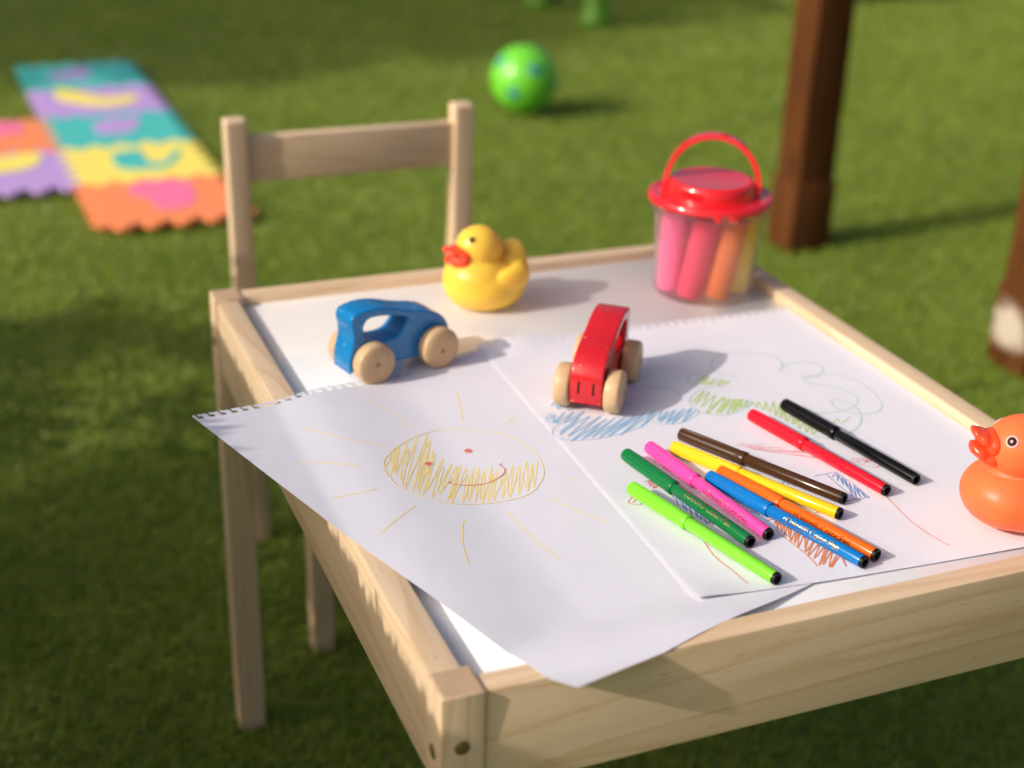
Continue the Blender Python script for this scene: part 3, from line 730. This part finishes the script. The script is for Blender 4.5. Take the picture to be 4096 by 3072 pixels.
# handle: a flat band bent over the lid
V, F = [], []
NH = 40
for i in range(NH + 1):
    a = math.pi * i / NH
    c = Vector((-0.0405 * math.cos(a), 0.003 * math.sin(a), 0.0905 + 0.0495 * math.sin(a) ** 0.85))
    n = Vector((-math.cos(a), 0, math.sin(a)))
    for du, dv in ((-.0048, -.0023), (.0048, -.0023), (.0048, .0023), (-.0048, .0023)):
        V.append(c + Vector((0, du, 0)) + n * dv)
    if i:
        b = (i - 1) * 4
        for k in range(4):
            F.append((b + k, b + (k + 1) % 4, b + 4 + (k + 1) % 4, b + 4 + k))
F += [(3, 2, 1, 0), (NH * 4, NH * 4 + 1, NH * 4 + 2, NH * 4 + 3)]
obj('handle', sharp(mesh('handle', V, F), 50), M['red_plastic'], bk)
def chalk(col, name, xr, fr_, tilt, label, r=0.0119, ln=0.072):
    m = plain(name, col, 0.85, spec=0.2, var=0.08, vscale=90, bump=0.15, bscale=500)
    me = lathe('chalk_stick', [(0, 0), (r * .82, 0), (r * .9, 0.001), (r, ln - 0.001), (r * .96, ln), (0, ln)], 28)
    right = Vector((math.cos(math.radians(-22)), math.sin(math.radians(-22)), 0)); front = Vector((right.y, -right.x, 0))
    tl = math.radians(tilt)
    p = BC + right * (xr - 0.036 * math.tan(tl)) + front * fr_ + Vector((0, 0, 0.0026 + math.sin(abs(tl)) * r * 0.9))
    o = obj('chalk_stick', sharp(me, 40), m, None, p)
    d = right * math.sin(tl) + Vector((0, 0, math.cos(tl)))
    o.rotation_euler = d.to_track_quat('Z', 'Y').to_euler()
    tag(o, label, 'chalk', 'chalk sticks in the bucket')
chalk((0.95, 0.20, 0.40), 'chalk_pink', -0.0300, 0.0050, 1, 'bright pink chalk stick, leftmost in the clear bucket')
chalk((0.80, 0.07, 0.14), 'chalk_red', -0.0095, 0.0262, 10, 'rose red chalk stick between pink and orange chalk in the bucket')
chalk((0.92, 0.26, 0.07), 'chalk_orange', 0.0142, 0.0255, 10, 'orange chalk stick between red and yellow chalk in the bucket')
chalk((0.95, 0.76, 0.06), 'chalk_yellow', 0.0305, 0.0065, 5, 'yellow chalk stick, rightmost in the clear bucket')
chalk((0.75, 0.18, 0.40), 'chalk_rose', -0.008, -0.020, 3, 'dusty rose chalk stick at the back of the clear bucket, behind the others')

# ---------------------------------------------------------------- felt pens
def pen_text(name, text, length, r, x0, theta, mat, parent):
    cu = bpy.data.curves.new(name, 'FONT')
    cu.body = text
    cu.size = 1.0
    cu.offset = 0.006
    o = bpy.data.objects.new(name + '_tmp', cu)
    COL.objects.link(o)
    dg = bpy.context.evaluated_depsgraph_get()
    me = bpy.data.meshes.new_from_object(o.evaluated_get(dg))
    bpy.data.objects.remove(o); bpy.data.curves.remove(cu)
    bm = bmesh.new(); bm.from_mesh(me); bpy.data.meshes.remove(me)
    mx = max(v.co.x for v in bm.verts)
    s = length / mx
    bmesh.ops.triangulate(bm, faces=bm.faces[:])
    for _ in range(2):
        lg = [e for e in bm.edges if abs(e.verts[0].co.y - e.verts[1].co.y) * s > 0.0006]
        bmesh.ops.subdivide_edges(bm, edges=lg, cuts=1)
        bmesh.ops.triangulate(bm, faces=bm.faces[:])
    for v in bm.verts:
        tx, ty = v.co.x * s, (v.co.y - 0.3) * s * 1.15
        a = theta - ty / r
        v.co = Vector((x0 + tx, (r + 0.00006) * math.cos(a), (r + 0.00006) * math.sin(a)))
    return obj(name, bm_mesh(name, bm), mat, parent, smooth=False)
M['gold'] = plain('gold_foil', (0.75, 0.55, 0.22), 0.28, metal=1.0, var=0.1)
M['dark_foil'] = plain('dark_foil', (0.10, 0.06, 0.02), 0.3, metal=1.0)
CR, BR_ = 0.00485, 0.0042
def cap_mesh():
    n = 72
    ribs = lambda i, k: (1.0 - (0.13 if (i % 6) in (2, 3) else 0.0)) if 0 < k < 7 else 1.0
    pf = [(0, 0.0030), (CR * .70, 0.0030), (CR * .80, 0.0006), (CR * .90, 0.0000), (CR * .95, 0.0012), (CR, 0.010), (CR, 0.046), (CR * .99, 0.0475), (CR, 0.0490), (CR * 1.05, 0.0510), (CR * 1.05, 0.0538), (CR * .99, 0.0545), (BR_ * .95, 0.0545)]
    me = lathe('cap', pf, n, ribs)
    me.transform(Matrix.Rotation(math.pi / 2, 4, 'Y'))
    return sharp(me, 40)
def barrel_mesh():
    pf = [(BR_ * .9, 0.050), (BR_, 0.0505), (BR_, 0.098), (BR_ * .985, 0.1284), (BR_ * .93, 0.1292), (BR_ * .6, 0.1292)]
    me = lathe('barrel', pf, 40); me.transform(Matrix.Rotation(math.pi / 2, 4, 'Y')); return sharp(me, 40)
def plug_mesh():
    pf = [(BR_ * .955, 0.1288), (BR_ * .955, 0.1304), (BR_ * .88, 0.1310), (BR_ * .66, 0.1309), (BR_ * .62, 0.1300), (BR_ * .60, 0.1240), (0, 0.1238)]
    me = lathe('end_plug', pf, 40); me.transform(Matrix.Rotation(math.pi / 2, 4, 'Y')); return sharp(me, 40)
CAP, BARREL, PLUG = cap_mesh(), barrel_mesh(), plug_mesh()
PENS = [
 ('light green', (0.20, 0.66, 0.035), (-0.0530, -0.1271), (-0.0205, -0.2514), None, 'light green felt pen, nearest to the sun drawing'),
 ('dark green', (0.006, 0.17, 0.045), (-0.0354, -0.0800), (-0.0125, -0.2104), (118, 'gold'), 'dark green felt pen between the light green and pink pens'),
 ('pink', (0.90, 0.075, 0.36), (-0.0151, -0.0758), (0.0028, -0.2062), (168, 'gold'), 'bright pink felt pen beside the dark green pen'),
 ('yellow', (0.90, 0.56, 0.012), (0.0006, -0.0811), (0.0603, -0.1986), None, 'yellow felt pen below the brown pen'),
 ('brown', (0.062, 0.026, 0.009), (0.0154, -0.0644), (0.0743, -0.1825), None, 'dark brown felt pen lying above the yellow pen'),
 ('red', (0.70, 0.010, 0.026), (0.0790, -0.0546), (0.1067, -0.1825), None, 'red felt pen next to the black pen'),
 ('black', (0.004, 0.004, 0.004), (0.1112, -0.0478), (0.1346, -0.1761), None, 'black felt pen, farthest right of the row'),
 ('orange', (0.86, 0.135, 0.010), (0.0138, -0.1225), (0.0531, -0.2496), (170, 'dark_foil'), 'orange felt pen touching the blue pen'),
 ('blue', (0.004, 0.17, 0.50), (0.0034, -0.1266), (0.0412, -0.2538), (150, 'gold'), 'blue felt pen with gold lettering touching the orange pen'),
]
for nm, col, a, b, txt, lab in PENS:
    a, b = Vector(a), Vector(b)
    d = (b - a).normalized()
    mid = (a + b) / 2
    st = mid - d * 0.0655
    zc = max(zp2(st.x, st.y), zp2(b.x, b.y), zp2(mid.x, mid.y)) + 0.0002 + CR
    root = empty('felt_pen', (st.x, st.y, zc), math.atan2(d.y, d.x), lab, 'pen', 'felt pens on the drawing')
    root.rotation_euler[1] = math.radians(0.25)
    capm = plain(nm.replace(' ', '_') + '_cap', tuple(min(1, c * 1.06) for c in col), 0.32, spec=0.3, var=0.03)
    barm = plain(nm.replace(' ', '_') + '_barrel', col, 0.16, spec=0.35, var=0.03, rvar=0.06)
    cm, bm_ = CAP.copy(), BARREL.copy()
    obj('cap', cm, capm, root, rot=(0.3 * len(nm), 0, 0))
    obj('barrel', bm_, barm, root)
    obj('end_plug', PLUG, M['black'], root)
    if txt:
        pen_text('lettering', 'cOzion\u00ae Color-Pen', 0.045, BR_, 0.068, math.radians(txt[0]), M[txt[1]], root)

# ---------------------------------------------------------------- foam play mat
FOAM = {'teal': (0.08, 0.54, 0.50), 'purple': (0.52, 0.34, 0.72), 'yellow': (0.94, 0.80, 0.16), 'orange': (0.96, 0.29, 0.12), 'pink': (0.96, 0.20, 0.38)}
FM = {k: plain('foam_' + k, v, 0.75, spec=0.25, var=0.04, bump=0.1, bscale=400) for k, v in FOAM.items()}
mat_root = empty('foam_play_mat', (-0.040, 1.765, 0.0), math.radians(1.3), 'colourful interlocking foam mat lying on the grass', 'play mat')
TWD, TLN = 0.285, 0.2735
def wave(t):      # jigsaw profile, -1..1
    s = math.sin(t * 2 * math.pi * 5)
    return max(-1, min(1, s * 2.2))
def tile_outline(g):
    a = 0.0105
    out = []
    n = 60
    for i in range(n): t = i / n; out.append((-TWD / 2 + t * TWD, a * wave(t) * (0 if t < .02 or t > .98 else 1)))
    for i in range(n): t = i / n; out.append((TWD / 2 + a * wave(t), t * TLN))
    for i in range(n): t = 1 - i / n; out.append((-TWD / 2 + t * TWD, TLN + a * wave(t)))
    for i in range(n): t = 1 - i / n; out.append((-TWD / 2 + a * wave(t), t * TLN))
    cx, cy = 0, TLN / 2
    return [(cx + (x - cx) * (1 - g), cy + (y - cy) * (1 - g)) for x, y in out]
mw = Matrix.Translation((-0.040, 1.765, 0)) @ Matrix.Rotation(math.radians(1.3), 4, 'Z')
mwi = mw.inverted()
TILES = [('orange', 'pink', 'orange', 0, 0), ('yellow', 'teal', 'yellow', 0, 1), ('teal', 'purple', 'teal', 0, 2), ('purple', 'yellow', 'purple', 0, 3), ('teal', 'purple', 'top', 0, 4),
         ('purple', 'yellow', 'side_purple', -1, 1), ('orange', 'pink', 'side_orange', -1, 2)]
tile_me = extrude_shape('foam_tile', [tile_outline(0.004)], 0.010, 0.0015, 2)
for c1, c2, ink_, cx, cy in TILES:
    t = obj('foam_tile', tile_me.copy(), FM[c1], mat_root, (cx * TWD, cy * TLN, 0.016))
    sharp(t.data, 40)
    pts = []
    for x, y in INLAYS[ink_]:
        q = mwi @ Vector((x, y, 0))
        pts.append((q.x - cx * TWD, q.y - cy * TLN))
    obj('inlay', sharp(extrude_shape('inlay', [catmull(pts, 5)], 0.003, 0.0005, 1), 40), FM[c2], t, (0, 0, 0.0046))

# ---------------------------------------------------------------- ball
ball_r = 0.083
ball = empty('play_ball', (0.921, 2.392, 0.0), 0, 'bright green play ball with blue dots on the grass', 'ball')
bm = bmesh.new(); bmesh.ops.create_uvsphere(bm, u_segments=48, v_segments=28, radius=ball_r)
obj('ball_skin', bm_mesh('ball_skin', bm), plain('green_ball', (0.15, 0.60, 0.03), 0.35, var=0.05, vscale=20, coat=0.2), ball, (0, 0, ball_r + 0.006))
dotm = plain('blue_dot', (0.02, 0.24, 0.30), 0.3)
cdir = Vector((-1.37, -3.25, 0.82)).normalized()
rgt = Vector((0.927, -0.374, 0.03)); upv = cdir.cross(rgt) * -1
upv = rgt.cross(cdir) * -1
if upv.z < 0: upv = -upv
for (ux, uy) in ((0.30, 0.26), (-0.32, -0.42), (-0.68, 0.50), (0.93, -0.2)):
    w = math.sqrt(max(0.0, 1 - ux * ux - uy * uy))
    n = (rgt * ux + upv * uy + cdir * w).normalized()
    me = lathe('dot', [(0.014, -0.0022), (0.0135, 0.0002), (0.009, 0.0012), (0, 0.0016)], 24)
    obj('dot', me, dotm, ball, Vector((0, 0, ball_r + 0.006)) + n * ball_r, n.to_track_quat('Z', 'Y').to_euler())

# ---------------------------------------------------------------- wooden posts
def patchy():
    m = M['stained'].copy(); m.name = 'stained_post_worn'
    nt = m.node_tree; N, L = nt.nodes, nt.links
    p = N['Principled BSDF']
    src = p.inputs['Base Color'].links[0].from_socket
    tc = N.new('ShaderNodeTexCoord'); n = N.new('ShaderNodeTexNoise'); n.inputs['Scale'].default_value = 40; n.inputs['Detail'].default_value = 5
    L.new(tc.outputs['Object'], n.inputs['Vector'])
    dist = N.new('ShaderNodeVectorMath'); dist.operation = 'DISTANCE'; dist.inputs[1].default_value = (-0.043, 0.004, 0.004)
    L.new(tc.outputs['Object'], dist.inputs[0])
    ad = N.new('ShaderNodeMath'); ad.operation = 'MULTIPLY_ADD'; ad.inputs[1].default_value = 0.045; L.new(n.outputs['Fac'], ad.inputs[0]); L.new(dist.outputs['Value'], ad.inputs[2])
    mr = N.new('ShaderNodeMapRange'); mr.inputs['From Min'].default_value = 0.046; mr.inputs['From Max'].default_value = 0.068; mr.inputs['To Min'].default_value = 0.9; mr.inputs['To Max'].default_value = 0.0
    L.new(ad.outputs[0], mr.inputs['Value'])
    mx = N.new('ShaderNodeMix'); mx.data_type = 'RGBA'; L.new(mr.outputs[0], mx.inputs[0]); L.new(src, mx.inputs[6]); mx.inputs[7].default_value = (0.55, 0.48, 0.38, 1)
    L.new(mx.outputs[2], p.inputs['Base Color'])
    return m
worn = patchy()
def post(x, y, label, base):
    w = 0.078
    root = empty('wooden_post', (x + w / 2, y + w / 2, 0), 0, label, 'post')
    obj('shaft', sharp(box('shaft', w, w, 2.3, 0.006, 2)), M['stained'], root, (0, 0, 1.15))
    obj('base_sleeve', sharp(box('base_sleeve', w + 0.008, w + 0.008, 0.135, 0.004, 2)), base, root, (0, 0, 0.0675))
    obj('cap_block', sharp(box('cap_block', w + 0.03, w + 0.03, 0.03, 0.004, 2)), M['stained'], root, (0, 0, 2.315))
post(1.014, 1.302, 'brown wooden post standing behind the chalk bucket', M['stained'])
post(1.052, 0.700, 'brown wooden post with a pale worn foot, cut by the right edge', worn)

# ---------------------------------------------------------------- things at the top edge
arch_m = plain('green_plastic', (0.09, 0.25, 0.006), 0.4)
st = empty('play_arch', (1.57, 3.36, 0), math.radians(96), 'green plastic play arch, only its feet showing at the top edge', 'play arch')
for x in (0.0, 0.36):
    me = lathe('leg', [(0, 0), (0.050, 0), (0.056, 0.008), (0.052, 0.03), (0.040, 0.06), (0.038, 0.42), (0, 0.42)], 24)
    obj('leg', sharp(me, 50), arch_m, st, (x, 0, 0))
obj('crossbar', sharp(box('crossbar', 0.46, 0.07, 0.07, 0.02, 3)), arch_m, st, (0.18, 0, 0.44))
pot = lathe('planter', [(0, 0), (0.10, 0), (0.105, 0.006), (0.135, 0.24), (0.150, 0.245), (0.150, 0.275), (0.140, 0.275), (0.132, 0.25), (0.128, 0.235), (0, 0.232)], 40)
o = obj('planter', sharp(pot, 50), plain('grey_planter', (0.09, 0.10, 0.10), 0.6), None, (2.66, 3.62, 0))
tag(o, 'grey round planter at the top edge behind the brown post', 'planter')

# ---------------------------------------------------------------- shade trees beside the lawn
def leaf_mat():
    m, nt, p, N, L = newmat('tree_leaf')
    out = N['Material Output']
    oi = N.new('ShaderNodeAttribute'); oi.attribute_name = 'tint'
    rp = N.new('ShaderNodeValToRGB')
    rp.color_ramp.elements[0].color = (0.03, 0.07, 0.012, 1); rp.color_ramp.elements[1].color = (0.11, 0.17, 0.03, 1)
    L.new(oi.outputs['Fac'], rp.inputs[0]); L.new(rp.outputs[0], p.inputs['Base Color'])
    p.inputs['Roughness'].default_value = 0.5
    tr = N.new('ShaderNodeBsdfTranslucent'); L.new(rp.outputs[0], tr.inputs[0])
    ms = N.new('ShaderNodeMixShader'); ms.inputs[0].default_value = 0.3
    L.new(p.outputs[0], ms.inputs[1]); L.new(tr.outputs[0], ms.inputs[2]); L.new(ms.outputs[0], out.inputs[0])
    return m
LEAF = leaf_mat()
BARK = plain('bark', (0.10, 0.065, 0.04), 0.9, var=0.3, vscale=30, bump=0.6, bscale=60)
def tree(gx, gy, rx, ry, rz, h, nclump, nleaf, seed, label):
    """gx, gy: where the middle of its shade falls on the lawn"""
    t = h / math.tan(SUN_EL)
    cx, cy = gx - t * math.cos(SUN_AZ), gy - t * math.sin(SUN_AZ)
    root = empty('shade_tree', (cx, cy, 0), 0, label, 'tree')
    rs = random.Random(seed)
    def tube(pts, rad, name, par):
        V, F = [], []
        for i, (p, r) in enumerate(zip(pts, rad)):
            for k in range(8):
                a = k * math.pi / 4
                V.append((p[0] + r * math.cos(a), p[1] + r * math.sin(a), p[2]))
            if i:
                for k in range(8):
                    F.append(((i - 1) * 8 + k, (i - 1) * 8 + (k + 1) % 8, i * 8 + (k + 1) % 8, i * 8 + k))
        return obj(name, mesh(name, V, F), BARK, par)
    tr = tube([(0, 0, -0.02), (0.02, 0.01, h * .3), (0.05, -0.02, h * .6), (0.03, 0.02, h)], [0.10, 0.08, 0.06, 0.02], 'trunk', root)
    clumps = []
    for i in range(nclump):
        while True:
            q = Vector((rs.uniform(-1, 1), rs.uniform(-1, 1), rs.uniform(-1, 1)))
            if 0.3 < q.length < 1: break
        clumps.append(Vector((q.x * rx, q.y * ry, h + q.z * rz)))
    for c in clumps[::3]:
        s = Vector((0.04, 0, h * 0.62))
        tube([s, s.lerp(c, .5) + Vector((0, 0, .05)), c], [0.035, 0.02, 0.008], 'limb', tr)
    V, F, T = [], [], []
    for c in clumps:
        cr = rs.uniform(0.13, 0.26)
        for j in range(nleaf):
            d = Vector((rs.gauss(0, .5), rs.gauss(0, .5), rs.gauss(0, .42))) * cr
            p = c + d
            q = Quaternion((rs.gauss(0, 1), rs.gauss(0, 1), rs.gauss(0, 1), rs.gauss(0, 1))).normalized()
            l, w = rs.uniform(.05, .085), rs.uniform(.018, .03)
            b = len(V)
            for v in ((-l / 2, 0, 0), (0, -w, .006), (l / 2, 0, 0), (0, w, .006)):
                V.append(p + q @ Vector(v))
            F.append((b, b + 1, b + 2, b + 3)); T += [rs.random()] * 4
    me = mesh('crown', V, F)
    at = me.attributes.new('tint', 'FLOAT', 'POINT'); at.data.foreach_set('value', T)
    obj('crown', me, LEAF, root, smooth=False)
tree(-1.52, 0.12, 1.0, 1.00, 0.75, 2.6, 66, 105, 5, 'leafy tree beyond the left edge whose shade dapples the lawn')
tree(0.5, 4.05, 1.4, 1.00, 0.85, 2.7, 130, 150, 9, 'second leafy tree beyond the left edge, farther back')

def shade_shrub(x, y, rx, ry, h, n, seed, label, dense=False):  # added out of view to darken the left lawn and the table side
    root = empty('shade_shrub', (x, y, 0), 0, label, 'shade_shrub', 'added shrubs that shade the lawn and table')
    rs = random.Random(seed)
    cl = []
    for i in range(18 + n // 50 if dense else 15):
        a, q = rs.uniform(0, 2 * math.pi), math.sqrt(rs.random())
        zz = rs.uniform(0.10, 0.97) if not dense or rs.random() < 0.16 else rs.uniform(0.66, 1.0)
        k = math.sqrt(max(0.1, 1 - (zz - 0.4) ** 2 * 2.2))
        cl.append(Vector((rx * q * k * math.cos(a), ry * q * k * math.sin(a), h * zz)))
    V, F = [], []
    for c in cl[::2]:
        b = len(V)
        for (px, py, pz, r) in ((0, 0, -0.01, .012), (c.x * .4, c.y * .4, c.z * .55, .008), (c.x, c.y, c.z, .003)):
            for k in range(5):
                V.append((px + r * math.cos(k * 1.2566), py + r * math.sin(k * 1.2566), pz))
        for s in range(2):
            for k in range(5):
                F.append((b + s * 5 + k, b + s * 5 + (k + 1) % 5, b + s * 5 + 5 + (k + 1) % 5, b + s * 5 + 5 + k))
    obj('stems', mesh('stems', V, F), BARK, root)
    V, F, T = [], [], []
    for i in range(n):
        c = rs.choice(cl)
        if dense and i % 2:      # close-leaved top, cut so its shade stops just below the tabletop
            c = Vector((rs.uniform(-rx, rx), rs.uniform(-ry, ry) * 1.1, 0)); c.z = h * 0.97 - c.x * 0.58 - abs(rs.gauss(0, .035))
        p_ = c + Vector((rs.gauss(0, .035), rs.gauss(0, .038), rs.gauss(0, .030)))
        p_.z = min(max(p_.z, 0.01), h * 0.99 - (p_.x * 0.58 if dense else 0))
        q = Quaternion((rs.gauss(0, 1), rs.gauss(0, 1), rs.gauss(0, 1), rs.gauss(0, 1))).normalized()
        l, w = rs.uniform(.03, .055), rs.uniform(.010, .017)
        b = len(V)
        for v in ((-l / 2, 0, 0), (0, -w, .004), (l / 2, 0, 0), (0, w, .004)):
            V.append(p_ + q @ Vector(v))
        F.append((b, b + 1, b + 2, b + 3)); T += [rs.random()] * 4
    me = mesh('foliage', V, F)
    at = me.attributes.new('tint', 'FLOAT', 'POINT'); at.data.foreach_set('value', T)
    obj('foliage', me, LEAF, root, smooth=False)
for k, (y, h, n, wh) in enumerate(((-0.32, 0.752, 6400, 'nearest the viewer'), (0.18, 0.745, 6000, 'level with the table'), (0.68, 0.63, 900, 'level with the chair'), (1.16, 0.60, 780, 'nearest the foam mat'))):
    shade_shrub(-0.90 + 0.08 * (k < 2), y, 0.20 - 0.06 * (k < 2), 0.29, h, n, 20 + k, 'added leafy shrub beyond the left edge, ' + wh, k < 2)
